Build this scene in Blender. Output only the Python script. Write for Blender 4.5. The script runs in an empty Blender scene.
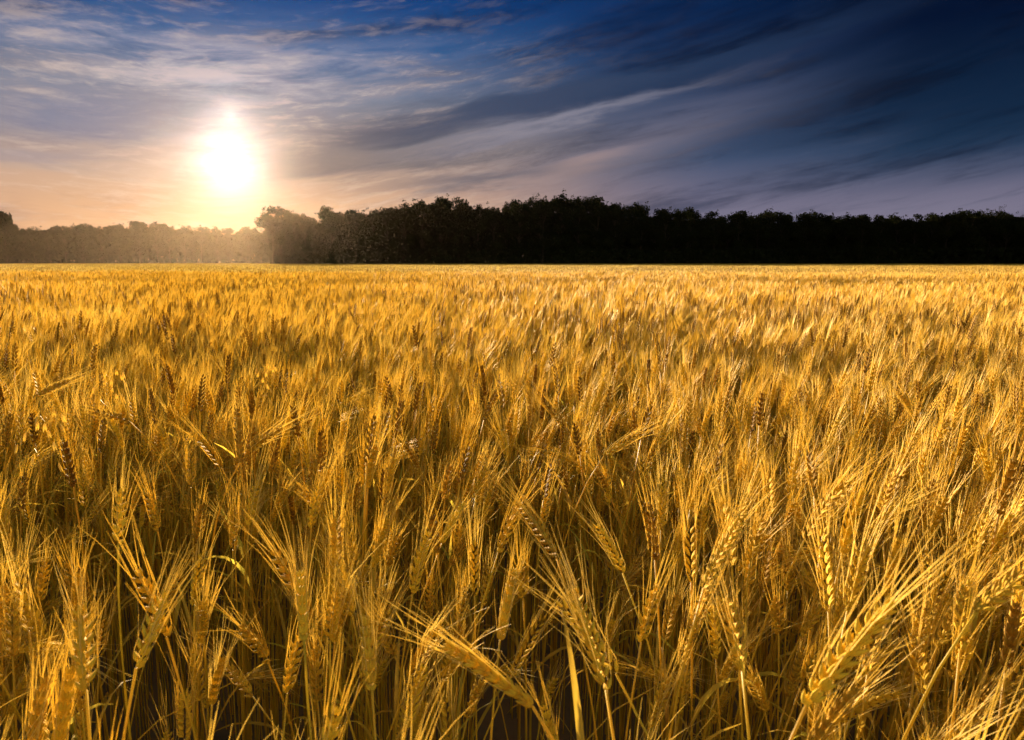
import bpy, math, random
import numpy as np
from mathutils import Vector, Matrix

random.seed(7)
R = math.radians
scene = bpy.context.scene
COL = scene.collection

# ----------------------------------------------------------------- camera numbers
W, H, F = 1024, 740, 683.0
CAM = np.array([0.0, 0.0, 1.25])
PITCH = math.atan(107.5 / F)


def ray(px, py):
    a, b = (px - W / 2) / F, (H / 2 - py) / F
    c, s = math.cos(PITCH), math.sin(PITCH)
    v = np.array([a, c + s * b, -s + c * b])
    return v / np.linalg.norm(v)


def at(px, py, d):
    return CAM + ray(px, py) * d


def project(p):
    q = np.asarray(p, float) - CAM
    c, s = math.cos(PITCH), math.sin(PITCH)
    f = q[1] * c - q[2] * s
    u = q[1] * s + q[2] * c
    if f <= 1e-6:
        return None
    return W / 2 + F * q[0] / f, H / 2 - F * u / f


SUN = ray(228, 162)
SUN_EL = math.asin(SUN[2])
SUN_AZ = math.atan2(SUN[0], SUN[1])


# ----------------------------------------------------------------- object helpers
def tag(o, label=None, cat=None, group=None, kind=None):
    if label: o['label'] = label
    if cat: o['category'] = cat
    if group: o['group'] = group
    if kind: o['kind'] = kind
    return o


def link(name, me, parent=None):
    o = bpy.data.objects.new(name, me)
    COL.objects.link(o)
    if parent is not None:
        o.parent = parent
    return o


class Geo:
    """collects vertices and faces of one mesh, with a tint value per vertex"""
    def __init__(self):
        self.v, self.f, self.t, self.m, self.n = [], [], [], [], 0

    def add(self, v, f, tint=0.5, mat=0):
        v = np.asarray(v, float)
        k = self.n
        self.v.append(v)
        self.f.extend([tuple(i + k for i in q) for q in f])
        self.m.extend([mat] * len(f))
        self.t.append(np.full(len(v), tint))
        self.n += len(v)

    def join(self, g, mat=None, M=None, tint=None):
        if not g.n: return
        v = np.concatenate(g.v)
        if M is not None:
            v = v @ M[:3, :3].T + M[:3, 3]
        k = self.n
        self.v.append(v)
        self.f.extend([tuple(i + k for i in q) for q in g.f])
        self.m.extend(g.m if mat is None else [mat] * len(g.f))
        t = np.concatenate(g.t)
        self.t.append(t if tint is None else np.full(len(t), tint))
        self.n += len(v)

    def mesh(self, name, mats, smooth=True):
        me = bpy.data.meshes.new(name)
        v = np.concatenate(self.v) if self.v else np.zeros((0, 3))
        ln = np.array([len(q) for q in self.f], dtype=np.int32)
        lo = np.fromiter((i for q in self.f for i in q), dtype=np.int32)
        me.vertices.add(len(v)); me.vertices.foreach_set('co', v.astype(np.float32).ravel())
        me.loops.add(len(lo)); me.loops.foreach_set('vertex_index', lo)
        me.polygons.add(len(ln))
        me.polygons.foreach_set('loop_start', np.concatenate([[0], np.cumsum(ln)[:-1]]).astype(np.int32))
        me.polygons.foreach_set('loop_total', ln)
        for m in mats: me.materials.append(m)
        me.polygons.foreach_set('material_index', np.array(self.m, dtype=np.int32))
        me.polygons.foreach_set('use_smooth', np.full(len(ln), smooth))
        a = me.attributes.new('tint', 'FLOAT', 'POINT')
        a.data.foreach_set('value', np.concatenate(self.t).astype(np.float32))
        me.update(); me.validate()
        return me


def unit(v):
    v = np.asarray(v, float)
    return v / (np.linalg.norm(v) + 1e-12)


def perp(t):
    a = np.array([0, 0, 1.0]) if abs(t[2]) < .8 else np.array([0, 1.0, 0])
    return unit(np.cross(t, a))


def tube(g, pts, rad, sides=4, tint=.5, mat=0, cap=True):
    pts = np.asarray(pts, float); n = len(pts)
    V, Fc = [], []
    t0 = unit(pts[1] - pts[0]); u = perp(t0)
    for i in range(n):
        t = unit(pts[min(i + 1, n - 1)] - pts[max(i - 1, 0)])
        u = unit(u - t * np.dot(u, t)); w = np.cross(t, u)
        for k in range(sides):
            a = 2 * math.pi * k / sides
            V.append(pts[i] + rad[i] * (math.cos(a) * u + math.sin(a) * w))
    for i in range(n - 1):
        for k in range(sides):
            k2 = (k + 1) % sides
            Fc.append((i * sides + k, i * sides + k2, (i + 1) * sides + k2, (i + 1) * sides + k))
    if cap:
        Fc.append(tuple((n - 1) * sides + k for k in range(sides)))
    g.add(V, Fc, tint, mat)


def husk(g, base, d, length, wid, sides, prof, tint, mat, flat=None):
    """one floret: a plump pointed seed husk"""
    u = perp(d) if flat is None else unit(flat - d * np.dot(flat, d))
    w = np.cross(d, u)
    V, Fc = [], []
    for (s, r) in prof:
        for k in range(sides):
            a = 2 * math.pi * k / sides
            V.append(base + d * length * s + wid * r * (math.cos(a) * u * 1.0 + math.sin(a) * w * .8))
    n = len(prof)
    for i in range(n - 1):
        for k in range(sides):
            k2 = (k + 1) % sides
            Fc.append((i * sides + k, i * sides + k2, (i + 1) * sides + k2, (i + 1) * sides + k))
    g.add(V, Fc, tint, mat)


P4 = [(0, .3), (.2, .85), (.42, 1.0), (.7, .66), (1.0, .05)]
P3 = [(0, .4), (.4, 1.0), (1.0, .1)]


def curve_at(P, s):
    P = np.asarray(P); n = len(P) - 1
    x = min(max(s, 0), .99999) * n; i = int(x); f = x - i
    p = P[i] * (1 - f) + P[i + 1] * f
    t = unit(P[i + 1] - P[i])
    return p, t


STEM, EAR, AWN, LEAF = 0, 1, 2, 3


def build_plant(stem, ear, rg, lod=0, leaves=2, awn_len=.068, thick=1.0, tint=None):
    """one bearded wheat plant along a stem curve and an ear curve; returns its parts"""
    tint = rg.random() if tint is None else tint
    parts = {'stem': Geo(), 'ear': Geo(), 'awns': Geo(), 'leaf': []}
    n = len(stem)
    sides = (5, 4, 3, 3)[lod]
    rs = [(.0019 - .0007 * i / (n - 1)) * thick for i in range(n)]
    tube(parts['stem'], stem, rs, sides, tint, STEM)
    g, ga = parts['ear'], parts['awns']
    L = sum(np.linalg.norm(np.asarray(ear[i + 1]) - ear[i]) for i in range(len(ear) - 1))
    ph = rg.uniform(0, 6.28)
    if lod <= 1:
        ns = int(L / (.0054 if lod == 0 else .0064))
        for i in range(ns + 1):
            s = i / ns
            p, t = curve_at(ear, s * .97)
            u0 = perp(t); w0 = np.cross(t, u0)
            u = math.cos(ph) * u0 + math.sin(ph) * w0; w = np.cross(t, u)
            sd = 1 if i % 2 else -1
            size = .72 + .42 * math.sin(math.pi * min(1, .18 + s * .78)) * (1 if s < .8 else 1 - (s - .8))
            out = .50 if i < ns else .0
            fl = ((-1, .30), (1, .30), (0, .0)) if lod == 0 else ((0, 0),)
            for (q, spl) in fl:
                d = unit(t + u * sd * (out + .12 * rg.uniform(-1, 1)) + w * q * (spl + rg.uniform(-.1, .12)))
                b = p + u * sd * .0013 + w * q * .0016
                ln = .0122 * size * rg.uniform(.86, 1.12) * (1 if lod == 0 else 1.1)
                wd = (.00225 if lod == 0 else .0042) * size * thick
                if q == 0 and lod == 0: wd *= .9; ln *= .93
                husk(g, b, d, ln, wd, 6 if lod == 0 else 5, P4 if lod == 0 else P3, min(1, max(0, tint + rg.uniform(-.12, .12))), EAR, w)
                na = (1 if rg.random() < .8 else 0) if (lod == 0 and q != 0) else (0 if lod == 0 else rg.choice((1, 1, 2)))
                for k in range(na):
                    tip = b + d * ln * .93
                    al = awn_len * rg.uniform(.75, 1.15) * (.72 + .4 * s)
                    sp = rg.uniform(.02, .16) if rg.random() < .88 else rg.uniform(.16, .34)
                    ad = unit(t + (u * sd * rg.uniform(.2, 1.1) + w * (q if q else rg.choice((-1, 1))) * rg.uniform(.2, 1.1)) * sp + np.array([rg.gauss(0, .03), rg.gauss(0, .03), rg.gauss(0, .03)]))
                    bow = (unit(u * sd + w * q) * rg.uniform(-.006, .010) + np.array([0, 0, -1]) * rg.uniform(0, .008)) * (al / .07)
                    m = 4 if lod == 0 else 3
                    pts = [tip + ad * al * (j / (m - 1)) + bow * (j / (m - 1)) ** 2 for j in range(m)]
                    r0 = (.00042 if lod == 0 else .00075) * thick
                    tube(ga, pts, [r0 * (1 - .72 * j / (m - 1)) for j in range(m)], 3, min(1, max(0, tint + rg.uniform(-.2, .2))), AWN, False)
    else:
        m = 5 if lod == 2 else 3
        pts, rad = [], []
        for j in range(m):
            p, t = curve_at(ear, j / (m - 1)); pts.append(p)
            rad.append((.0062 * (.55 + .6 * math.sin(math.pi * (.2 + .75 * j / (m - 1)))) * (1.15 if j % 2 else .9)) * thick)
        tube(g, pts, rad, 4 if lod == 2 else 3, tint, EAR)
        for k in range(7 if lod == 2 else 2):
            s = rg.uniform(.15, 1)
            p, t = curve_at(ear, s)
            u0 = perp(t); w0 = np.cross(t, u0); a = rg.uniform(0, 6.28)
            rr = math.cos(a) * u0 + math.sin(a) * w0
            al = awn_len * rg.uniform(.8, 1.2)
            q = p + rr * .004; e = q + unit(t + rr * rg.uniform(.05, .4)) * al
            sv = np.cross(unit(e - q), unit(np.array([rg.gauss(0, 1), rg.gauss(0, 1), rg.gauss(0, 1)])))
            sv = unit(sv) * (.0010 if lod == 2 else .0016) * thick
            ga.add([q - sv, q + sv, e + sv * .25, e - sv * .25], [(0, 1, 2, 3)], min(1, max(0, tint + rg.uniform(-.2, .2))), AWN)
    for k in range(leaves):
        gl = Geo()
        s = rg.uniform(.35, .86)
        p, t = curve_at(stem, s)
        a = rg.uniform(0, 6.28); o = np.array([math.cos(a), math.sin(a), 0])
        ln = rg.uniform(.10, .20); m = 7 if lod == 0 else (5 if lod == 1 else 3)
        wd = rg.uniform(.0024, .0044) * (1 if lod < 2 else 1.4)
        drop = rg.uniform(.6, 2.6); tw = rg.uniform(-2.4, 2.4)
        cur = p.copy(); ang = rg.uniform(.25, .8)
        V = []
        for j in range(m):
            x = j / (m - 1)
            dirv = unit(o * math.sin(ang) + np.array([0, 0, math.cos(ang)]))
            side = np.array([-o[1], o[0], 0])
            nrm = np.cross(dirv, side)
            sv = side * math.cos(tw * x) + nrm * math.sin(tw * x)
            ww = wd * (1 - x) ** .6 * (.5 + .5 * min(1, x * 5)) + .0003
            V += [cur - sv * ww, cur + nrm * ww * .35, cur + sv * ww] if lod == 0 else [cur - sv * ww, cur + sv * ww]
            cur = cur + dirv * ln / (m - 1); ang += drop / (m - 1) * (.4 + 1.2 * x)
        if lod == 0:
            Fc = [q for j in range(m - 1) for q in ((3 * j, 3 * j + 1, 3 * j + 4, 3 * j + 3), (3 * j + 1, 3 * j + 2, 3 * j + 5, 3 * j + 4))]
        else:
            Fc = [(2 * j, 2 * j + 1, 2 * j + 3, 2 * j + 2) for j in range(m - 1)]
        gl.add(V, Fc, rg.random(), LEAF)
        parts['leaf'].append(gl)
    return parts


def plant_curves(rg, lean, nod, hgt, ear_len, azim=0., nst=9, nea=6):
    """stem leaning over towards +x turned by azim; the ear goes on along the same bow"""
    pts = [np.zeros(3)]; st = hgt / (nst - 1)
    wig = rg.uniform(-.04, .04); ph = rg.uniform(0, 6)
    ca, sa = math.cos(azim), math.sin(azim)
    def d(a, yy):
        v = np.array([math.sin(a), yy, math.cos(a)])
        return np.array([v[0] * ca - v[1] * sa, v[0] * sa + v[1] * ca, v[2]])
    ang = 0.
    for i in range(nst - 1):
        s = (i + 1) / (nst - 1)
        ang = lean * .35 * s + lean * .65 * s ** 4
        pts.append(pts[-1] + st * d(ang, wig * math.sin(ph + 3 * s)))
    ear = [pts[-1]]
    for i in range(nea - 1):
        s = (i + 1) / (nea - 1)
        ear.append(ear[-1] + ear_len / (nea - 1) * d(ang + nod * s, wig * .5))
    return pts, ear


# ----------------------------------------------------------------- node helpers
class S:
    """socket with arithmetic"""
    def __init__(self, nt, sock): self.nt, self.s = nt, sock
    def _m(self, op, *o, clamp=False):
        n = self.nt.nodes.new('ShaderNodeMath'); n.operation = op; n.use_clamp = clamp
        for i, x in enumerate((self,) + o):
            if isinstance(x, S): self.nt.links.new(x.s, n.inputs[i])
            else: n.inputs[i].default_value = x
        return S(self.nt, n.outputs[0])
    def __add__(a, b): return a._m('ADD', b)
    def __radd__(a, b): return a._m('ADD', b)
    def __sub__(a, b): return a._m('SUBTRACT', b)
    def __rsub__(a, b): return (a * -1.0) + b
    def __mul__(a, b): return a._m('MULTIPLY', b)
    def __rmul__(a, b): return a._m('MULTIPLY', b)
    def __truediv__(a, b): return a._m('DIVIDE', b)
    def pow(a, b): return a._m('POWER', b)
    def exp(a): return a._m('EXPONENT')
    def clamp(a): return a._m('ADD', 0.0, clamp=True)
    def abs(a): return a._m('ABSOLUTE')
    def ss(a, lo, hi):
        n = a.nt.nodes.new('ShaderNodeMapRange'); n.interpolation_type = 'SMOOTHSTEP'
        a.nt.links.new(a.s, n.inputs[0]); n.inputs[1].default_value = lo; n.inputs[2].default_value = hi
        return S(a.nt, n.outputs[0])


def mixc(nt, f, a, b, mode='MIX'):
    n = nt.nodes.new('ShaderNodeMix'); n.data_type = 'RGBA'; n.blend_type = mode
    n.clamp_result = False; n.clamp_factor = True
    for i, x in ((0, f), (6, a), (7, b)):
        if isinstance(x, S): nt.links.new(x.s, n.inputs[i])
        elif i == 0: n.inputs[0].default_value = x
        else: n.inputs[i].default_value = (*x, 1)
    return S(nt, n.outputs[2])


def ramp(nt, f, stops, interp='EASE'):
    n = nt.nodes.new('ShaderNodeValToRGB'); cr = n.color_ramp; cr.interpolation = interp
    while len(cr.elements) < len(stops): cr.elements.new(.5)
    for e, (p, c) in zip(cr.elements, stops): e.position = p; e.color = (*c, 1)
    nt.links.new(f.s, n.inputs[0])
    return S(nt, n.outputs[0])


def noise(nt, vec, scale=1., detail=4., rough=.5, dist=0.):
    n = nt.nodes.new('ShaderNodeTexNoise')
    n.inputs['Scale'].default_value = scale; n.inputs['Detail'].default_value = detail
    n.inputs['Roughness'].default_value = rough; n.inputs['Distortion'].default_value = dist
    if vec is not None: nt.links.new(vec.s, n.inputs['Vector'])
    return S(nt, n.outputs[0])


def comb(nt, x, y, z):
    n = nt.nodes.new('ShaderNodeCombineXYZ')
    for i, q in enumerate((x, y, z)):
        if isinstance(q, S): nt.links.new(q.s, n.inputs[i])
        else: n.inputs[i].default_value = q
    return S(nt, n.outputs[0])


def new_mat(name):
    m = bpy.data.materials.new(name); m.use_nodes = True
    nt = m.node_tree; nt.nodes.clear()
    return m, nt


def straw_mat(name, stops, trans, rough, spec, noise_scale, rnd=.5):
    """dry plant matter: tinted per plant, a little shiny, lets light through"""
    m, nt = new_mat(name)
    at_ = nt.nodes.new('ShaderNodeAttribute'); at_.attribute_name = 'tint'
    oi = nt.nodes.new('ShaderNodeObjectInfo'); tc = nt.nodes.new('ShaderNodeTexCoord')
    nz = noise(nt, S(nt, tc.outputs['Object']), noise_scale, 3)
    f = S(nt, at_.outputs['Fac']) * (1 - rnd) + S(nt, oi.outputs['Random']) * rnd
    f = (f + (nz - .5) * .7).clamp()
    c = ramp(nt, f, stops, 'LINEAR')
    pb = nt.nodes.new('ShaderNodeBsdfPrincipled')
    pb.inputs['Roughness'].default_value = rough
    pb.inputs['Specular IOR Level'].default_value = spec
    nt.links.new(c.s, pb.inputs['Base Color'])
    tr = nt.nodes.new('ShaderNodeBsdfTranslucent'); nt.links.new(c.s, tr.inputs['Color'])
    mx = nt.nodes.new('ShaderNodeMixShader'); mx.inputs[0].default_value = trans
    nt.links.new(pb.outputs[0], mx.inputs[1]); nt.links.new(tr.outputs[0], mx.inputs[2])
    out = nt.nodes.new('ShaderNodeOutputMaterial'); nt.links.new(mx.outputs[0], out.inputs[0])
    return m


M_STEM = straw_mat('straw', [(0, (.52, .30, .022)), (.5, (.68, .44, .035)), (1, (.56, .44, .035))], .34, .5, .3, 18)
M_EAR = straw_mat('wheat_husk', [(0, (.15, .070, .014)), (.35, (.46, .27, .03)), (.6, (.62, .40, .035)), (1, (.76, .54, .05))], .16, .7, .06, 60, .25)
M_AWN = straw_mat('wheat_awn', [(0, (.80, .57, .09)), (.5, (.88, .68, .19)), (1, (.92, .76, .28))], .54, .5, .22, 30)
M_LEAF = straw_mat('dry_wheat_leaf', [(0, (.40, .22, .03)), (.6, (.62, .42, .05)), (1, (.46, .42, .05))], .45, .6, .2, 25)
WHEAT = [M_STEM, M_EAR, M_AWN, M_LEAF]

# ----------------------------------------------------------------- wheat: kinds of plant
rg = random.Random(11)
NEAR = []                    # full-detail plants: parts and their look
for k in range(22):
    if k < 11: lean, nod, look = rg.uniform(.02, .2), rg.uniform(.0, .25), 'upright'
    elif k < 17: lean, nod, look = rg.uniform(.26, .5), rg.uniform(.1, .4), 'leaning'
    elif k < 20: lean, nod, look = rg.uniform(.6, .9), rg.uniform(.2, .7), 'bowed'
    else: lean, nod, look = rg.uniform(1.2, 1.6), rg.uniform(.4, .9), 'nodding'
    dusky = k < 4           # short-awned dark brown ears that stand a little taller
    h = rg.uniform(.70, .80) + (.05 if look in ('bowed', 'nodding') else 0) + (.05 if dusky else 0)
    st, ea = plant_curves(rg, lean, nod, h, rg.uniform(.062, .09))
    NEAR.append((build_plant(st, ea, rg, 0, rg.choice((1, 1, 2, 2)), rg.uniform(.032, .045) if dusky else rg.uniform(.055, .078), 1.0,
                             rg.uniform(0, .1) if dusky else rg.choice((.25, .35, .45, .5, .6, .7, .85))), look, ea))


def merged(parts):
    g = Geo()
    for k in ('stem', 'ear', 'awns'): g.join(parts[k])
    for l in parts['leaf']: g.join(l)
    return g


def rotz(a, s=1., sz=1., x=0, y=0, z=0):
    c, n = math.cos(a) * s, math.sin(a) * s
    return np.array([[c, -n, 0, x], [n, c, 0, y], [0, 0, sz, z], [0, 0, 0, 1.]])


def wind(rr):
    """which way a plant leans: mostly to the right, away from the light"""
    return rr.gauss(.1, .95) if rr.random() < .72 else rr.uniform(-math.pi, math.pi)


def patch(size, count, lod, kinds, thick, leaves):
    """a square piece of crop made from low-detail plants"""
    src = []
    for k in range(kinds):
        x = rg.random()
        lean = rg.uniform(.03, .25) if x < .45 else (rg.uniform(.28, .6) if x < .8 else rg.uniform(.6, 1.3))
        st, ea = plant_curves(rg, lean, rg.uniform(0, .5), rg.uniform(.69, .80), rg.uniform(.075, .10), 0, (7, 6, 4, 3)[lod], 5)
        dark = k % 4 == 0
        if dark: st, ea = plant_curves(rg, rg.uniform(.02, .3), rg.uniform(0, .3), rg.uniform(.77, .84), rg.uniform(.075, .09), 0, (7, 6, 4, 3)[lod], 5)
        src.append((merged(build_plant(st, ea, rg, lod, leaves, (.045 if dark else .07) * (1 if lod < 2 else .7), thick * (1.12 if dark else 1))), dark))
    g = Geo(); n = int(math.sqrt(count)); c = size / n
    for i in range(n):
        for j in range(n):
            s = rg.uniform(.92, 1.06)
            sg, dark = rg.choice(src)
            g.join(sg, None, rotz(wind(rg), s, s * (rg.uniform(.93, 1.05) if lod < 2 else rg.uniform(.80, 1.05)), (i + rg.random()) * c - size / 2, (j + rg.random()) * c - size / 2), rg.uniform(0, .12) if dark else rg.uniform(.25, 1))
    return g


variants = [merged(p[0]) for p in NEAR]
n0 = len(variants)
MID = [patch(.5, 90, 1, 16, 1.0, 2) for k in range(5)]
FAR = [patch(1.5, 760, 2, 20, 1.2, 1) for k in range(4)]
VFAR = [patch(5., 3600, 3, 14, 1.6, 0) for k in range(3)]
variants += MID + FAR + VFAR


# ----------------------------------------------------------------- wheat: where it stands
def swell(x, y):
    """slow changes of the crop's height over the field"""
    return (.045 * math.sin(x * .9 + 1.3 * math.sin(y * .55)) * math.sin(y * 1.25 + .7) +
            .03 * math.sin(x * .23 + 2) * math.sin(y * .31 + x * .1) + .02 * math.sin(2.7 * x + y * 3.1))


def wheeling(x, y):
    """the sprayer's wheel track that crosses the field about 14 m out"""
    return abs(y - (13.6 + .022 * x + .12 * math.sin(x * .5)))


near_pts = []
sp = .046
rs = random.Random(5)
y = -.6
while y < 3.3:
    x = -(.80 * max(y, 0) + 1.1)
    while x < .80 * max(y, 0) + 1.1:
        px, py = x + rs.uniform(-.5, .5) * sp, y + rs.uniform(-.5, .5) * sp
        if math.hypot(px, py) > .42:
            near_pts.append((px, py))
        x += sp
    y += sp

# ----------------------------------------------------------------- wheat: plants picked out one by one
# ear base and ear tip in the photograph's pixels, metres away, tip further or nearer, awns, tint, label
HEROES = [
    ((806, 706), (884, 596), .58, .02, .085, .75, 'big pale gold wheat ear arching right in the bottom right foreground, awns swept sideways'),
    ((606, 690), (578, 588), .66, .04, .085, .65, 'long wheat ear leaning left with a fan of awns, middle of the foreground'),
    ((556, 556), (524, 502), .92, .05, .085, .35, 'brown wheat ear leaning left behind the fan of awns in mid foreground'),
    ((532, 706), (452, 640), .66, -.01, .07, .6, 'wheat ear bowed far over to the left at the bottom centre, its awns standing up'),
    ((976, 612), (1030, 566), .78, .02, .075, .6, 'wheat ear bent towards the right edge on a long slanting bare stem'),
    ((704, 588), (738, 512), .82, .03, .075, .6, 'bright wheat ear leaning right with a narrow brush of awns, right of centre'),
    ((86, 690), (84, 606), .72, .03, .07, .7, 'upright wheat ear with a few wide-spread awns, near the bottom left corner'),
    ((136, 668), (160, 602), .78, .02, .075, .7, 'wheat ear leaning right with loosely forked awns, beside the upright one at bottom left'),
    ((304, 640), (301, 574), .80, .02, .075, .75, 'pale upright wheat ear with tall narrow brush of awns on a bare stem, lower left'),
    ((241, 462), (238, 410), 1.32, .02, .05, .02, 'dark brown wheat ear standing straight up with short awns, left of centre'),
    ((246, 452), (278, 426), 1.36, .02, .09, .45, 'wheat ear tilted right behind the dark upright ear left of centre'),
    ((156, 424), (151, 390), 1.9, .02, .04, .0, 'dark upright wheat ear standing above the crop on the left'),
    ((130, 422), (103, 412), 1.75, .01, .04, .1, 'short dark wheat ear hooked over to the left above the crop'),
    ((200, 412), (203, 376), 1.9, .02, .04, .05, 'slim dark wheat ear rising straight from the crop, below the sun'),
    ((402, 426), (401, 386), 1.75, .02, .05, .05, 'dark wheat ear standing upright in the middle distance left of centre'),
    ((484, 420), (500, 382), 1.75, .02, .06, .1, 'dark wheat ear tilted slightly right, near the centre of the field'),
    ((570, 436), (546, 398), 1.6, .02, .07, .3, 'wheat ear tilted left just right of centre, above the crop'),
    ((604, 456), (636, 432), 1.35, .02, .08, .5, 'wheat ear lying almost flat to the right with long level awns'),
    ((36, 396), (66, 380), 1.95, .02, .08, .3, 'wheat ear bowed right at the far left, awns level'),
    ((742, 668), (728, 600), .74, .03, .075, .7, 'upright wheat ear with a wide spray of awns, right of centre near the bottom'),
    ((500, 640), (512, 570), .84, .02, .06, .5, 'plump olive wheat ear with awns held tight together, just left of centre'),
    ((372, 690), (366, 620), .74, .02, .07, .55, 'wheat ear with a dense upright brush of awns, lower left of centre'),
    ((960, 650), (965, 585), .86, .02, .07, .5, 'upright wheat ear just left of the one bent towards the right edge'),
    ((118, 545), (122, 490), 1.05, .02, .075, .8, 'bright upright wheat ear with glowing awns on the left'),
]


def hermite(p0, m0, p1, m1, n):
    out = []
    for i in range(n):
        t = i / (n - 1); t2, t3 = t * t, t ** 3
        out.append((2 * t3 - 3 * t2 + 1) * p0 + (t3 - 2 * t2 + t) * m0 + (-2 * t3 + 3 * t2) * p1 + (t3 - t2) * m1)
    return out


def plant_object(parts_me, loc, rz, sc, label, group, first):
    """Empty at the foot of the plant > stem, ear (> awns), leaves"""
    e = bpy.data.objects.new('wheat_plant', None); COL.objects.link(e)
    e.empty_display_size = .05
    e.location = loc; e.rotation_euler = (0, 0, rz); e.scale = sc
    tag(e, label, 'wheat', group)
    link('stem', parts_me['stem'], e)
    er = link('ear', parts_me['ear'], e)
    link('awns', parts_me['awns'], er)
    for l in parts_me['leaf']: link('leaf', l, e)
    return e


def meshes(parts):
    d = {k: parts[k].mesh('wheat_' + k, WHEAT) for k in ('stem', 'ear', 'awns')}
    d['leaf'] = [l.mesh('wheat_leaf', WHEAT) for l in parts['leaf']]
    return d


hr = random.Random(8)
hero_segs = []
for (b, tp, d, dd, al, tint, label) in HEROES:
    pb, pt = at(*b, d), at(*tp, d + dd)
    dirn = unit(pt - pb)
    L = min(.115, max(.07, float(np.linalg.norm(pt - pb))))
    foot = np.array([pb[0] - dirn[0] * .16 + hr.uniform(-.02, .02), pb[1] - dirn[1] * .10 + .03, 0.])
    if pb[2] < .3: pb[2] = .3
    hl = np.linalg.norm(pb - foot)
    end = unit(dirn * .8 + np.array([0, 0, .35]))
    st = hermite(np.zeros(3), np.array([0, 0, hl]) * 1.0, pb - foot, end * hl * .7, 12)
    bend = unit(dirn + np.array([dirn[0] * .25, 0, -.16]))
    ea = [st[-1]]
    for i in range(6):
        ea.append(ea[-1] + unit(dirn * (1 - i / 7) + bend * (i / 7)) * L / 6)
    pr = build_plant(st, ea, hr, 0, 1, al, 1.0, tint)
    plant_object(meshes(pr), tuple(foot), 0, (1, 1, 1), label, 'wheat plants standing out in the foreground', True)
    hero_segs.append((np.array(b, float), np.array(tp, float), d))


def hides_hero(p, reach=.84):
    """would this plant's ear stand right in front of a picked-out one?"""
    q = project((p[0], p[1], reach)); d = math.hypot(p[0], p[1])
    if q is None: return False
    q = np.array(q)
    for (b, t, hd) in hero_segs:
        ww = 34 if hd < 1.2 else 14
        if d < hd * .97 and min(b[0], t[0]) - ww < q[0] < max(b[0], t[0]) + ww and min(b[1], t[1]) - 90 < q[1] < max(b[1], t[1]) + 150:
            return True
    return False


near_pts = [p for p in near_pts if not hides_hero(p)]
GROUP = 'bearded wheat plants of the nearest rows'
LABEL = {
    'upright': 'golden bearded wheat plant standing straight in the nearest rows of the crop',
    'dusky': 'dark brown short-awned wheat plant standing straight in the nearest rows of the crop',
    'leaning': 'golden bearded wheat plant with its ear tilted, in the nearest rows of the crop',
    'bowed': 'golden bearded wheat plant with its ear bowed well over, in the nearest crop rows',
    'nodding': 'golden bearded wheat plant with its ear hanging down, in the nearest rows of the crop',
}
order = [rs.choices(range(n0), [.6 if math.hypot(*p) < 1.15 else 4.2] * 4 + [7] * 7 + [3.2] * 6 + [1.8] * 3 + [.8] * 2)[0] for p in near_pts]
info = []
for i, (x, y_) in enumerate(near_pts):
    s = rs.uniform(.94, 1.06); sz = s * (1 + swell(x, y_)) * (rs.uniform(.92, 1.05) if rs.random() < .58 else rs.uniform(.62, .92))
    info.append((x, y_, order[i], wind(rs), s, sz))
seen = []
for i, (x, y_, k, a, s, sz) in enumerate(info):
    ea = NEAR[k][2]
    m = rotz(a, s, sz, x, y_)
    q = [project(m[:3, :3] @ e + m[:3, 3]) for e in (ea[0], ea[-1])]
    if any(c is not None and 0 < c[0] < W and 0 < c[1] < H for c in q):
        seen.append((math.hypot(x, y_), i))
seen.sort()
picked = {i for d, i in seen[:300 - len(HEROES)]}
near_me = [None] * n0
for i in sorted(picked):
    x, y_, k, a, s, sz = info[i]
    if near_me[k] is None: near_me[k] = meshes(NEAR[k][0])
    look = 'dusky' if k < 4 else NEAR[k][1]
    plant_object(near_me[k], (x, y_, 0), a, (s, s, sz), LABEL[look], GROUP + ', ' + look, False)

# a few pale wild oats that came up in the crop on the left
def wild_oat(px, py, d, label):
    top = at(px, py, d)
    e = bpy.data.objects.new('wild_oat', None); COL.objects.link(e); e.empty_display_size = .05
    e.location = (top[0], top[1], 0); tag(e, label, 'wild oat')
    gs, gp = Geo(), Geo()
    st = [np.array([0, 0, 0.]), np.array([.01, 0, .4]), np.array([.005, .01, top[2] - .12]), np.array([.02, .01, top[2] - .04]), np.array([.05, .01, top[2]])]
    tube(gs, st, [.0016, .0014, .001, .0006, .0004], 5, .8, STEM)
    for i in range(15):
        p, t = curve_at(st[2:], i / 15)
        a = i * 2.4; o = np.array([math.cos(a), math.sin(a), 0])
        ln = hr.uniform(.02, .05) * (1.1 - i / 20)
        q = p + o * ln + np.array([0, 0, .012]); r = q + o * .008 - np.array([0, 0, .014])
        tube(gp, [p, q, r], [.0003, .00025, .0002], 3, .9, STEM, False)
        dn = unit(o * .3 - np.array([0, 0, 1.]))
        for sd in (-1, 1):
            husk(gp, r, unit(dn + np.cross(dn, o) * .16 * sd), .021, .0024, 5, P4, hr.uniform(.85, 1), AWN)
    link('stem', gs.mesh('oat_stem', WHEAT), e)
    link('panicle', gp.mesh('oat_panicle', WHEAT), e)


wild_oat(28, 408, 1.75, 'pale wild oat with drooping spikelets at the far left of the crop')
wild_oat(98, 368, 2.2, 'pale wild oat hanging above the crop between the dark ears on the left')
wild_oat(254, 362, 2.3, 'pale wild oat with loose drooping spikelets in the crop below the sun')

# scatter points of the rest: position, kind, turn, scale
pts, pick, turn, scl = [], [], [], []
for i, (x, y_, k, a, s, sz) in enumerate(info):
    if i in picked: continue
    pts.append((x, y_, 0)); pick.append(k); turn.append(a); scl.append((s, s, sz))

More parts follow.
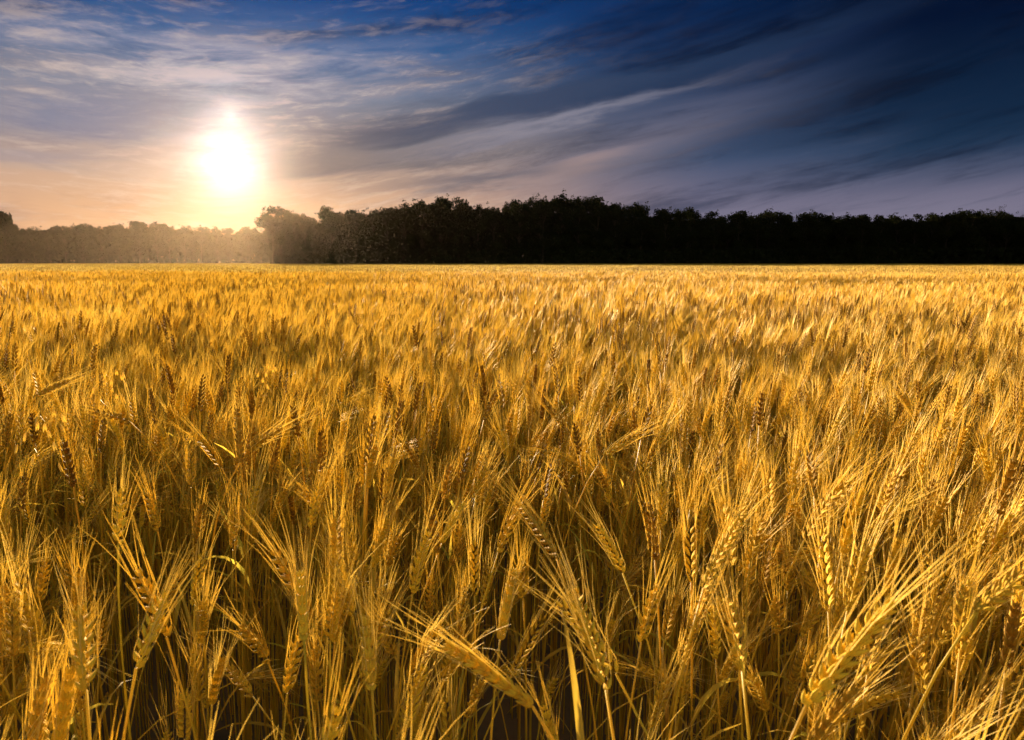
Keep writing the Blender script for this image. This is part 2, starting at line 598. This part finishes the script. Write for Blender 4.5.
# the same crop carried on beside and behind the camera
rm = random.Random(31)
y = -1.6
while y < 3.4:
    w = .80 * max(y, 0) + 1.1
    x = -(w + 1.4)
    while x < w + 1.4:
        if abs(x) > w or y < -.6:
            s = rm.uniform(.94, 1.06)
            pts.append((x + rm.uniform(-.03, .03), y + rm.uniform(-.03, .03), 0)); pick.append(rm.randrange(n0 - 4)); turn.append(wind(rm))
            scl.append((s, s, s * rm.uniform(.82, 1.05)))
        x += .055
    y += .055


def tiles(y0, y1, step, first, kinds, half=.80, extra=1.6, avoid=True):
    y = y0
    while y < y1:
        w = half * max(y, 0) + extra
        x = -w
        while x < w:
            px, py = x + rs.uniform(-.2, .2) * step, y + rs.uniform(-.2, .2) * step
            track = wheeling(px, py) if avoid else 9
            if track > .22:
                h = 1 + swell(px, py) + rs.uniform(-.02, .02)
                h -= .38 * math.exp(-(track / 1.9) ** 6) * (.62 + .38 * math.sin(px * .8 + 2 * math.sin(px * .31)))
                s = rs.uniform(1.0, 1.1)
                pts.append((px, py, 0)); pick.append(first + rs.randrange(kinds))
                turn.append(rs.uniform(-.45, .45)); scl.append((s, s, h))
            x += step
        y += step


tiles(3.42, 23.0, .45, n0, len(MID))
tiles(23.6, 102.0, 1.35, n0 + len(MID), len(FAR), .82, 3, False)
tiles(104.0, 330.0, 4.6, n0 + len(MID) + len(FAR), len(VFAR), .9, 6, False)

base = Geo()
vid = []
for k, g in enumerate(variants):
    base.join(g); vid += [k] * g.n
nv = base.n
base.v.append(np.array(pts, float)); base.t.append(np.zeros(len(pts))); base.n += len(pts)
me = base.mesh('wheat_crop', WHEAT)
N = len(me.vertices)
a = me.attributes.new('vid', 'INT', 'POINT'); a.data.foreach_set('value', np.array(vid + [-1] * len(pts), dtype=np.int32))
a = me.attributes.new('pick', 'INT', 'POINT'); a.data.foreach_set('value', np.array([-1] * nv + pick, dtype=np.int32))
a = me.attributes.new('turn', 'FLOAT_VECTOR', 'POINT')
a.data.foreach_set('vector', np.concatenate([np.zeros((nv, 3)), np.array([(0, 0, t) for t in turn])]).astype(np.float32).ravel())
a = me.attributes.new('size', 'FLOAT_VECTOR', 'POINT')
a.data.foreach_set('vector', np.concatenate([np.zeros((nv, 3)), np.array(scl)]).astype(np.float32).ravel())
crop = link('wheat_crop', me)
tag(crop, 'dense golden field of ripe bearded wheat reaching back to the woods', 'wheat', None, 'stuff')

ng = bpy.data.node_groups.new('sow_wheat', 'GeometryNodeTree')
ng.interface.new_socket('Geometry', in_out='INPUT', socket_type='NodeSocketGeometry')
ng.interface.new_socket('Geometry', in_out='OUTPUT', socket_type='NodeSocketGeometry')
gi = ng.nodes.new('NodeGroupInput'); go = ng.nodes.new('NodeGroupOutput')


def gattr(name, typ):
    n = ng.nodes.new('GeometryNodeInputNamedAttribute'); n.data_type = typ
    n.inputs['Name'].default_value = name
    return next(o for o in n.outputs if o.enabled and o.name == 'Attribute')


def geq(sock, k):
    n = ng.nodes.new('FunctionNodeCompare'); n.data_type = 'INT'; n.operation = 'EQUAL'
    ins = [i for i in n.inputs if i.type == 'INT']
    ng.links.new(sock, ins[0]); ins[1].default_value = k
    return n.outputs[0]


vid_s, pick_s, turn_s, size_s = gattr('vid', 'INT'), gattr('pick', 'INT'), gattr('turn', 'FLOAT_VECTOR'), gattr('size', 'FLOAT_VECTOR')
sep = ng.nodes.new('GeometryNodeSeparateGeometry'); sep.domain = 'POINT'
ng.links.new(gi.outputs[0], sep.inputs[0]); ng.links.new(geq(vid_s, -1), sep.inputs[1])
m2p = ng.nodes.new('GeometryNodeMeshToPoints'); ng.links.new(sep.outputs[0], m2p.inputs['Mesh'])
jn = ng.nodes.new('GeometryNodeJoinGeometry')
for k in range(len(variants)):
    s2 = ng.nodes.new('GeometryNodeSeparateGeometry'); s2.domain = 'POINT'
    ng.links.new(gi.outputs[0], s2.inputs[0]); ng.links.new(geq(vid_s, k), s2.inputs[1])
    ip = ng.nodes.new('GeometryNodeInstanceOnPoints')
    ng.links.new(m2p.outputs[0], ip.inputs['Points']); ng.links.new(geq(pick_s, k), ip.inputs['Selection'])
    ng.links.new(s2.outputs[0], ip.inputs['Instance'])
    ng.links.new(turn_s, ip.inputs['Rotation']); ng.links.new(size_s, ip.inputs['Scale'])
    ng.links.new(ip.outputs[0], jn.inputs[0])
ng.links.new(jn.outputs[0], go.inputs[0])
md = crop.modifiers.new('sow_wheat', 'NODES'); md.node_group = ng

# ----------------------------------------------------------------- ground
mg, nt = new_mat('field_soil')
tc = nt.nodes.new('ShaderNodeTexCoord')
nz = noise(nt, S(nt, tc.outputs['Object']), 6, 8, .65)
nz2 = noise(nt, S(nt, tc.outputs['Object']), .05, 3)
c = ramp(nt, (nz * .8 + nz2 * .3).clamp(), [(.3, (.05, .03, .016)), (.55, (.13, .08, .035)), (.8, (.24, .16, .06))])
pb = nt.nodes.new('ShaderNodeBsdfPrincipled'); pb.inputs['Roughness'].default_value = .95
nt.links.new(c.s, pb.inputs['Base Color'])
out = nt.nodes.new('ShaderNodeOutputMaterial'); nt.links.new(pb.outputs[0], out.inputs[0])
g = Geo()
nx = 40
V = [(-900 + 1800 * i / nx, -300 + 1500 * j / nx, 0) for j in range(nx + 1) for i in range(nx + 1)]
g.add(V, [(j * (nx + 1) + i, j * (nx + 1) + i + 1, (j + 1) * (nx + 1) + i + 1, (j + 1) * (nx + 1) + i) for j in range(nx) for i in range(nx)])
tag(link('ground', g.mesh('ground', [mg])), kind='structure')

# ----------------------------------------------------------------- trees
def leaf_mat(name, stops):
    m, nt = new_mat(name)
    at_ = nt.nodes.new('ShaderNodeAttribute'); at_.attribute_name = 'tint'
    c = ramp(nt, S(nt, at_.outputs['Fac']), stops, 'LINEAR')
    pb = nt.nodes.new('ShaderNodeBsdfPrincipled'); pb.inputs['Roughness'].default_value = .7
    pb.inputs['Specular IOR Level'].default_value = 0.
    nt.links.new(c.s, pb.inputs['Base Color'])
    tr = nt.nodes.new('ShaderNodeBsdfTranslucent'); nt.links.new(c.s, tr.inputs['Color'])
    mx = nt.nodes.new('ShaderNodeMixShader'); mx.inputs[0].default_value = .12
    nt.links.new(pb.outputs[0], mx.inputs[1]); nt.links.new(tr.outputs[0], mx.inputs[2])
    out = nt.nodes.new('ShaderNodeOutputMaterial'); nt.links.new(mx.outputs[0], out.inputs[0])
    return m


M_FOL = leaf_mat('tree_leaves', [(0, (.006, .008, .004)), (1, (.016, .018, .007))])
mb, nt = new_mat('bark')
tc = nt.nodes.new('ShaderNodeTexCoord')
c = ramp(nt, noise(nt, S(nt, tc.outputs['Object']), 3, 6), [(.3, (.012, .010, .008)), (.7, (.035, .028, .02))])
pb = nt.nodes.new('ShaderNodeBsdfPrincipled'); pb.inputs['Specular IOR Level'].default_value = 0.; pb.inputs['Roughness'].default_value = .9
nt.links.new(c.s, pb.inputs['Base Color'])
out = nt.nodes.new('ShaderNodeOutputMaterial'); nt.links.new(pb.outputs[0], out.inputs[0])
M_BARK = mb

tr_ = random.Random(21)


def leaves(g, c, rad, n, size, flat=.8):
    """a clump of small leaf sprays"""
    tint = tr_.random()
    for k in range(n):
        d = unit(np.array([tr_.gauss(0, 1), tr_.gauss(0, 1), tr_.gauss(0, 1)]))
        r = rad * tr_.random() ** .45 * (1.0 if tr_.random() < .94 else 1.2)
        p = c + d * r * np.array([1, 1, flat])
        a = unit(np.array([tr_.gauss(0, 1), tr_.gauss(0, 1), tr_.gauss(0, 1)]))
        b = unit(np.cross(a, unit(np.array([tr_.gauss(0, 1), tr_.gauss(0, 1), tr_.gauss(0, 1)]))))
        s = size * tr_.uniform(.5, 1.15)
        g.add([p - a * s, p + b * s * .6, p + a * s, p - b * s * .6], [(0, 1, 2, 3)], min(1, max(0, tint * .6 + tr_.random() * .4)))


def make_tree(kind):
    """unit scale: about 18 m tall"""
    tg, cg = Geo(), Geo()
    Ht = 18.
    lean = np.array([tr_.gauss(0, .3), tr_.gauss(0, .3), 0])
    top = .62 if kind != 'twiggy' else .9
    tp = [np.array([0, 0, -.2]), np.array([0, 0, 2.]) + lean * .2, np.array([0, 0, 6.]) + lean, np.array([0, 0, Ht * top]) + lean * 2]
    tube(tg, tp, [.42, .32, .25, .08], 8)
    if kind == 'twiggy':
        for k in range(26):
            s = tr_.uniform(.25, .98); b, t = curve_at(tp, s)
            a = tr_.uniform(0, 6.28); L = tr_.uniform(2, 4.5) * (1.25 - s * .6)
            d = unit(np.array([math.cos(a), math.sin(a), tr_.uniform(.6, 1.8)]))
            q = b + d * L + np.array([0, 0, tr_.uniform(0, .8)])
            tube(tg, [b, b + d * L * .5, q], [.09, .05, .025], 4)
            for j in range(5):
                e = q + unit(np.array([tr_.gauss(0, .7), tr_.gauss(0, .7), 1])) * tr_.uniform(.7, 1.8)
                st = b + (q - b) * tr_.uniform(.5, 1)
                tube(tg, [st, e], [.035, .018], 3)
                leaves(cg, e, .5, 7, .16)
        return tg, cg
    n = {'dense': 22, 'tall': 20, 'open': 21}[kind]
    rx = {'dense': 4.3, 'tall': 3.4, 'open': 4.6}[kind]
    for k in range(n):
        z = Ht * (tr_.uniform(.22, .93) if kind != 'open' else tr_.uniform(.38, .92))
        prof = math.sin(math.pi * min(.97, (z / Ht - .08) / .98)) ** .6
        a = k * 2.4 + tr_.uniform(-.5, .5); rr = rx * prof * tr_.uniform(.35, 1.)
        c = np.array([math.cos(a) * rr, math.sin(a) * rr, z]) + lean * (z / Ht) * 2
        b, t = curve_at(tp, min(.97, max(.15, (z - 2.5) / (Ht * top))))
        tube(tg, [b, (b + c) / 2 + np.array([0, 0, .3]), c], [.11, .07, .03], 4)
        rad = tr_.uniform(1.1, 2.0) * (.85 if kind == 'open' else 1)
        leaves(cg, c, rad, int((130 if kind == 'open' else 170) * rad / 1.5), .36)
    c = np.array([0, 0, Ht * .93]) + lean * 2
    leaves(cg, c, 1.2, 80, .32)
    for k in range(9):       # sprigs that break the outline
        a = tr_.uniform(0, 6.28); z = Ht * tr_.uniform(.6, 1.0)
        leaves(cg, np.array([math.cos(a), math.sin(a), 0]) * rx * tr_.uniform(.3, 1) + np.array([0, 0, z]), .55, 12, .25)
    return tg, cg


TREES = {}
for kind, cnt in (('dense', 5), ('tall', 4), ('open', 2), ('twiggy', 2)):
    TREES[kind] = []
    for k in range(cnt):
        tg, cg = make_tree(kind)
        TREES[kind].append((tg.mesh('trunk', [M_BARK]), cg.mesh('crown', [M_FOL], False)))


def interp(tab, x):
    if x <= tab[0][0]: return tab[0][1]
    for (a, b), (c, d) in zip(tab, tab[1:]):
        if x <= c: return b + (d - b) * (x - a) / (c - a)
    return tab[-1][1]


def tree(px, ytop, dist, kind, label, group, shrink=1.):
    d = ray(px, 263); d = d / math.hypot(d[0], d[1])
    p = CAM + d * dist
    hgt = (dist * math.cos(math.atan2(d[0], d[1]))) * (263 - ytop) / F * 1.0 + 1.25
    s = hgt / 18.6 * shrink
    w = s * tr_.uniform(.85, 1.15)
    e = bpy.data.objects.new({'twiggy': 'bare_tree'}.get(kind, 'tree'), None); COL.objects.link(e)
    e.location = (p[0], p[1], 0); e.rotation_euler = (0, 0, tr_.uniform(0, 6.28)); e.scale = (w, w, s)
    tag(e, label, 'tree', group)
    tm, cm = tr_.choice(TREES[kind])
    link('trunk', tm, e); link('crown', cm, e)
    return p, hgt


RIGHT = [(255, 226), (262, 214), (272, 209), (292, 211), (312, 212), (332, 208), (352, 210), (380, 207), (405, 202), (430, 199), (452, 196), (470, 201),
         (492, 203), (520, 196), (560, 195), (600, 196), (612, 201), (650, 204), (690, 207), (730, 210), (770, 211), (805, 211), (840, 216), (860, 213),
         (900, 216), (930, 213), (955, 211), (985, 209), (1010, 212), (1030, 216), (1200, 214)]
LEFT = [(-160, 219), (-40, 215), (0, 217), (10, 219), (24, 227), (60, 225), (100, 224), (140, 221), (180, 222), (215, 226), (250, 227), (300, 226), (340, 226)]


def rdist(px):      # the nearer wood's edge runs slightly away to the right
    return 182 + max(0, px - 600) * .035


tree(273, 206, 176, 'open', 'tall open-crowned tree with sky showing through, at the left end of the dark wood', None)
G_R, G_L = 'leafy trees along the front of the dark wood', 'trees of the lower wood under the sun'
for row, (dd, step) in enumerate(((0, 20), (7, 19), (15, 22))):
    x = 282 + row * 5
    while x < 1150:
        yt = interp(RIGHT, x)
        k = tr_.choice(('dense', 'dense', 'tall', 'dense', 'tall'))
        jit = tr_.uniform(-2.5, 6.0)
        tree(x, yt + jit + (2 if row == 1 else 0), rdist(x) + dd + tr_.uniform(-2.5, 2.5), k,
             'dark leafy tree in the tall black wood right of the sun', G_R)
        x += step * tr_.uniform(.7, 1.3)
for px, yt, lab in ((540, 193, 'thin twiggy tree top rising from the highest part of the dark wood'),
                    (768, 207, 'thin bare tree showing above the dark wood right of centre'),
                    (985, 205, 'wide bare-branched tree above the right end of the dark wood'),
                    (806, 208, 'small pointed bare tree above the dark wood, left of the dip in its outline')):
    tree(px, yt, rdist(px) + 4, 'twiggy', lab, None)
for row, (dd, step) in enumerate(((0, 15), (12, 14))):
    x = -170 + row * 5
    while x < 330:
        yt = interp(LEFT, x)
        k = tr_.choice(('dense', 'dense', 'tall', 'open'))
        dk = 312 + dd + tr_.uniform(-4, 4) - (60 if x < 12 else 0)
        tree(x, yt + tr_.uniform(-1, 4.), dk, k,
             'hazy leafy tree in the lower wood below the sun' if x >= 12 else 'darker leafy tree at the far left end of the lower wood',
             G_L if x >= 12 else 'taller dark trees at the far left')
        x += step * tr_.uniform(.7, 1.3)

# shrubs, ivy and saplings that close the two woods up
ug = Geo()


def brush(px, dist, top, n, size):
    d = ray(px, 263); d = d / math.hypot(d[0], d[1])
    for k in range(n):
        p = CAM + d * (dist + tr_.uniform(0, 5)) + np.array([tr_.uniform(-2.4, 2.4), 0, 0])
        z = top * tr_.random() ** .9
        a = unit(np.array([tr_.gauss(0, 1), tr_.gauss(0, 1) * .5, tr_.gauss(0, 1)]))
        b = unit(np.cross(a, np.array([tr_.gauss(0, .4), 1, tr_.gauss(0, .4)])))
        s = size * tr_.uniform(.5, 1.2); q = np.array([p[0], p[1], z])
        ug.add([q - a * s, q + b * s * .6, q + a * s, q - b * s * .6], [(0, 1, 2, 3)], tr_.random())


x = 280
while x < 1160:
    hgt = (263 - interp(RIGHT, x)) / F * rdist(x)
    brush(x, rdist(x) + 9, hgt * .80, 520, .8)
    brush(x, rdist(x) - 3, 4.5, 110, .5)
    x += 9
x = -180
while x < 330:
    hgt = (263 - interp(LEFT, x)) / F * 315
    brush(x, 318 - (60 if x < 12 else 0), hgt * .76, 300, .95)
    x += 7
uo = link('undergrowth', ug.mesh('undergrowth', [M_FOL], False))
tag(uo, 'dark shrubs and saplings filling the two woods behind the field', 'shrubs', None, 'stuff')

# ----------------------------------------------------------------- haze
mh, nt = new_mat('morning_haze')
pv = nt.nodes.new('ShaderNodeVolumePrincipled')
pv.inputs['Color'].default_value = (.36, .275, .20, 1)
pv.inputs['Density'].default_value = .000015
pv.inputs['Anisotropy'].default_value = .92
out = nt.nodes.new('ShaderNodeOutputMaterial'); nt.links.new(pv.outputs[0], out.inputs['Volume'])
g = Geo()
x0, x1, y0, y1, z0, z1 = -905, 905, -305, 1205, -1, 25
g.add([(x0, y0, z0), (x1, y0, z0), (x1, y1, z0), (x0, y1, z0), (x0, y0, z1), (x1, y0, z1), (x1, y1, z1), (x0, y1, z1)],
      [(0, 3, 2, 1), (4, 5, 6, 7), (0, 1, 5, 4), (1, 2, 6, 5), (2, 3, 7, 6), (3, 0, 4, 7)])
tag(link('haze', g.mesh('haze', [mh], False)), 'thin golden morning haze over the field, brightest under the sun', 'haze', None, 'stuff')

# low mist lying on the far end of the field, in front of the lower wood
mm, nt = new_mat('ground_mist')
pv = nt.nodes.new('ShaderNodeVolumePrincipled')
pv.inputs['Color'].default_value = (.42, .32, .225, 1)
pv.inputs['Density'].default_value = .000065
pv.inputs['Anisotropy'].default_value = .88
out = nt.nodes.new('ShaderNodeOutputMaterial'); nt.links.new(pv.outputs[0], out.inputs['Volume'])
g = Geo()
ring = [(-320, 75), (-150, 62), (-9, 62), (-66, 174), (-200, 180), (-320, 180)]
nr = len(ring)
g.add([(x, y, .02) for x, y in ring] + [(x * .97 - 6, y + (22 if y < 100 else 0), 9.) for x, y in ring],
      [tuple(range(nr))[::-1], tuple(range(nr, 2 * nr))] + [(i, (i + 1) % nr, nr + (i + 1) % nr, nr + i) for i in range(nr)])
tag(link('mist', g.mesh('mist', [mm], False)), 'glowing orange mist low over the far end of the field under the sun', 'mist', None, 'stuff')

# ----------------------------------------------------------------- sky
wd = bpy.data.worlds.new('World'); scene.world = wd; wd.use_nodes = True
nt = wd.node_tree; nt.nodes.clear()
tc = nt.nodes.new('ShaderNodeTexCoord')
nrm = nt.nodes.new('ShaderNodeVectorMath'); nrm.operation = 'NORMALIZE'; nt.links.new(tc.outputs['Generated'], nrm.inputs[0])
sx = nt.nodes.new('ShaderNodeSeparateXYZ'); nt.links.new(nrm.outputs[0], sx.inputs[0])
dx, dy, dz = (S(nt, o) for o in sx.outputs)
DEG = 180 / math.pi
az = dx._m('ARCTAN2', dy) * DEG
el = dz._m('ARCSINE') * DEG
dt = nt.nodes.new('ShaderNodeVectorMath'); dt.operation = 'DOT_PRODUCT'
nt.links.new(nrm.outputs[0], dt.inputs[0]); dt.inputs[1].default_value = tuple(SUN)
ang = S(nt, dt.outputs['Value'])._m('MINIMUM', .9999999)._m('ARCCOSINE') * DEG

# cloud streaks: nearly level on the left, rising to the right further on
tt = (az + 24)._m('MAXIMUM', 0.0)
vv = el - tt * tt / (tt + 9) * .19
warp = noise(nt, comb(nt, az * .05, vv * .12, 3.1), 1, 2) - .5
st1 = noise(nt, comb(nt, az * .022, vv * .30 + warp * .9, 0), 1, 5, .5)
st2 = noise(nt, comb(nt, az * .13 + 7, vv * .80 + warp * 2.2, 2), 1, 7, .62, .25)
big = noise(nt, comb(nt, az * .04 + 4.3, vv * .10 + warp, 5), 1, 3, .5)
fine = noise(nt, comb(nt, az * .42, vv * 2.0 + warp * 5, 9), 1, 6, .66, .4)
e01 = (el / 40).clamp()
near = ramp(nt, e01, [(0, (.30, .155, .070)), (.10, (.245, .140, .076)), (.22, (.150, .115, .098)), (.31, (.058, .067, .092)), (.40, (.010, .034, .088)), (.48, (.002, .018, .068)), (.7, (.004, .022, .085))], 'LINEAR')
far = ramp(nt, e01, [(0, (.085, .072, .094)), (.12, (.050, .047, .070)), (.2, (.017, .026, .050)), (.34, (.006, .014, .036)), (.46, (.002, .010, .038)), (.7, (.002, .012, .055))], 'LINEAR')
dist_f = (ang + (big - .5) * 14).ss(7, 38)
skyc = mixc(nt, dist_f, near, far)
# the heavy dark bank in the upper right
bank = (az + el * .55 + (st1 - .5) * 30 + (big - .5) * 14).ss(10, 38) * (el + (st1 - .5) * 6).ss(3.4, 9.5)
skyc = mixc(nt, bank * .96, skyc, ramp(nt, e01, [(0, (.022, .028, .046)), (.14, (.0050, .013, .028)), (.25, (.0016, .006, .016)), (.4, (.0003, .0016, .0072)), (.6, (.0003, .0018, .008))], 'LINEAR'))
# dark and light streaks
dark = (st1 * .45 + st2 * .55).ss(.46, .64) * (ang).ss(3, 11)
shade = mixc(nt, ang.ss(8, 36), (.62, .56, .58), (.34, .40, .48))
skyc = mixc(nt, dark * .92, skyc, mixc(nt, 1.0, skyc, shade, 'MULTIPLY'))
light = (st2 * .42 + fine * .42 + big * .16).ss(.47, .64) * (1 - bank * .9) * (1 - az.ss(-12, 10) * .85)
lc = mixc(nt, ang.ss(5, 40), (.31, .225, .165), (.080, .085, .112))
skyc = mixc(nt, light * .5 * (1 - el.ss(12, 19) * .65), skyc, lc)


def bank_at(px, py, waz, wel, slope):
    """a soft elongated cloud at a place in the sky"""
    d = ray(px, py)
    a0, e0 = math.degrees(math.atan2(d[0], d[1])), math.degrees(math.asin(d[2]))
    p = (az - a0) / waz
    q = (el - e0 - (az - a0) * slope + (st1 - .5) * 5 + (st2 - .5) * 3) / wel
    return ((p * p + q * q) * -1.0).exp()


def blend(f, amount, col):
    global skyc
    skyc = mixc(nt, f * amount, skyc, col)


blend(bank_at(230, 70, 13, 2.3, .03) * st2.ss(.3, .65), .75, (.19, .165, .17))
blend(bank_at(640, 142, 9, 1.5, .22) * (st2 + .25).clamp(), .7, (.062, .058, .078))
blend(bank_at(520, 125, 11, .8, .2), .5, (.085, .08, .098))
blend(bank_at(575, 165, 4.0, .8, .3), .5, (.16, .105, .09))
blend(bank_at(400, 140, 8, 1.7, .17) * (st1 + .4).clamp(), .95, (.026, .029, .041))
blend(bank_at(335, 168, 5.5, 1.0, .10) * (st2 + .35).clamp(), .7, (.046, .042, .045))
blend(bank_at(600, 88, 15, 1.0, .2), .9, (.007, .014, .032))
blend(bank_at(480, 180, 9, .7, .12), .7, (.036, .036, .046))
blend(bank_at(720, 66, 10, .6, .2), .6, (.005, .011, .027))
blend(bank_at(520, 106, 9, .5, .21), .65, (.016, .022, .040))
blend(bank_at(440, 160, 8, .6, .16), .5, (.034, .035, .044))
blend(bank_at(560, 122, 10, .45, .2), .45, (.090, .084, .102))
blend(bank_at(70, 118, 8, 1.5, .0), .75, (.055, .064, .098))
blend(bank_at(30, 160, 6, .8, .0), .5, (.085, .08, .10))
blend(bank_at(130, 178, 9, .4, .0), .4, (.19, .135, .10))
# the veil round the sun
wob = ang * (1 + (st2 - .5) * .9 + (fine - .5) * .8)
halo = ((wob * -.24).exp() * .02)
ex = nt.nodes.new('ShaderNodeVectorMath'); ex.operation = 'DOT_PRODUCT'
nt.links.new(nrm.outputs[0], ex.inputs[0]); ex.inputs[1].default_value = tuple(ray(231, 116))
ang2 = S(nt, ex.outputs['Value'])._m('MINIMUM', .9999999)._m('ARCCOSINE') * DEG
core = ((wob * -.70).exp() * .64 + (ang2 * (1 + (st2 - .5) * 1.2) * -1.1).exp() * .14) * (st2.ss(.25, .62) * .75 + .5)
hcol = mixc(nt, 0.0, (1., .70, .46), (1, 1, 1))
add1 = nt.nodes.new('ShaderNodeVectorMath'); add1.operation = 'SCALE'; nt.links.new(hcol.s, add1.inputs[0]); nt.links.new(halo.s, add1.inputs['Scale'])
skyc = mixc(nt, 1.0, skyc, S(nt, add1.outputs[0]), 'ADD')
add2 = nt.nodes.new('ShaderNodeVectorMath'); add2.operation = 'SCALE'; add2.inputs[0].default_value = (1, .92, .84); nt.links.new(core.s, add2.inputs['Scale'])
skyc = mixc(nt, 1.0, skyc, S(nt, add2.outputs[0]), 'ADD')
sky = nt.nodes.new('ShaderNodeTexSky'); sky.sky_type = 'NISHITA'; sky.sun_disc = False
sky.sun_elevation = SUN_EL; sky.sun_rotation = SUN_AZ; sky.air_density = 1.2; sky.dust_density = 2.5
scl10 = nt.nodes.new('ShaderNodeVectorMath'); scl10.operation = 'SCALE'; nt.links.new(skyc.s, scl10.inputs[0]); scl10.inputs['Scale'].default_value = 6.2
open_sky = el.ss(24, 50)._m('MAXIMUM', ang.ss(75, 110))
fin = mixc(nt, open_sky, S(nt, scl10.outputs[0]), mixc(nt, 1.0, S(nt, sky.outputs[0]), (.66, .55, .42), 'MULTIPLY'))  # unseen sky overhead and behind, tinted warm to fill the wheat gaps
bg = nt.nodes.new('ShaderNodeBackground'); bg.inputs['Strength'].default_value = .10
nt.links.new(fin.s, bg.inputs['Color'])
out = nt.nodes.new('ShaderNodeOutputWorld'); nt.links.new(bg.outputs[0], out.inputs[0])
wd.cycles.sampling_method = 'MANUAL'; wd.cycles.sample_map_resolution = 1024

# ----------------------------------------------------------------- sun
sd = bpy.data.lights.new('sun', 'SUN'); sd.energy = 5.; sd.angle = R(.6); sd.color = (1., .76, .47)
so = link('sun', sd)
so.rotation_euler = Vector(-SUN).to_track_quat('-Z', 'Y').to_euler()

# ----------------------------------------------------------------- camera and render
cd = bpy.data.cameras.new('camera'); co = link('camera', cd)
cd.sensor_width = 36; cd.lens = F / W * 36; cd.clip_start = .02; cd.clip_end = 5000
co.location = CAM; co.rotation_euler = (math.pi / 2 - PITCH, 0, 0)
cd.dof.use_dof = True; cd.dof.focus_distance = 2.2; cd.dof.aperture_fstop = 13
scene.camera = co
vs = scene.view_settings
vs.view_transform = 'Standard'; vs.look = 'None'; vs.exposure = 2.4; vs.gamma = 1; vs.use_curve_mapping = False
cy = scene.cycles
cy.max_bounces = 7; cy.diffuse_bounces = 5; cy.glossy_bounces = 2; cy.transmission_bounces = 4; cy.volume_bounces = 0
cy.use_denoising = True
cy.caustics_reflective = False; cy.caustics_refractive = False
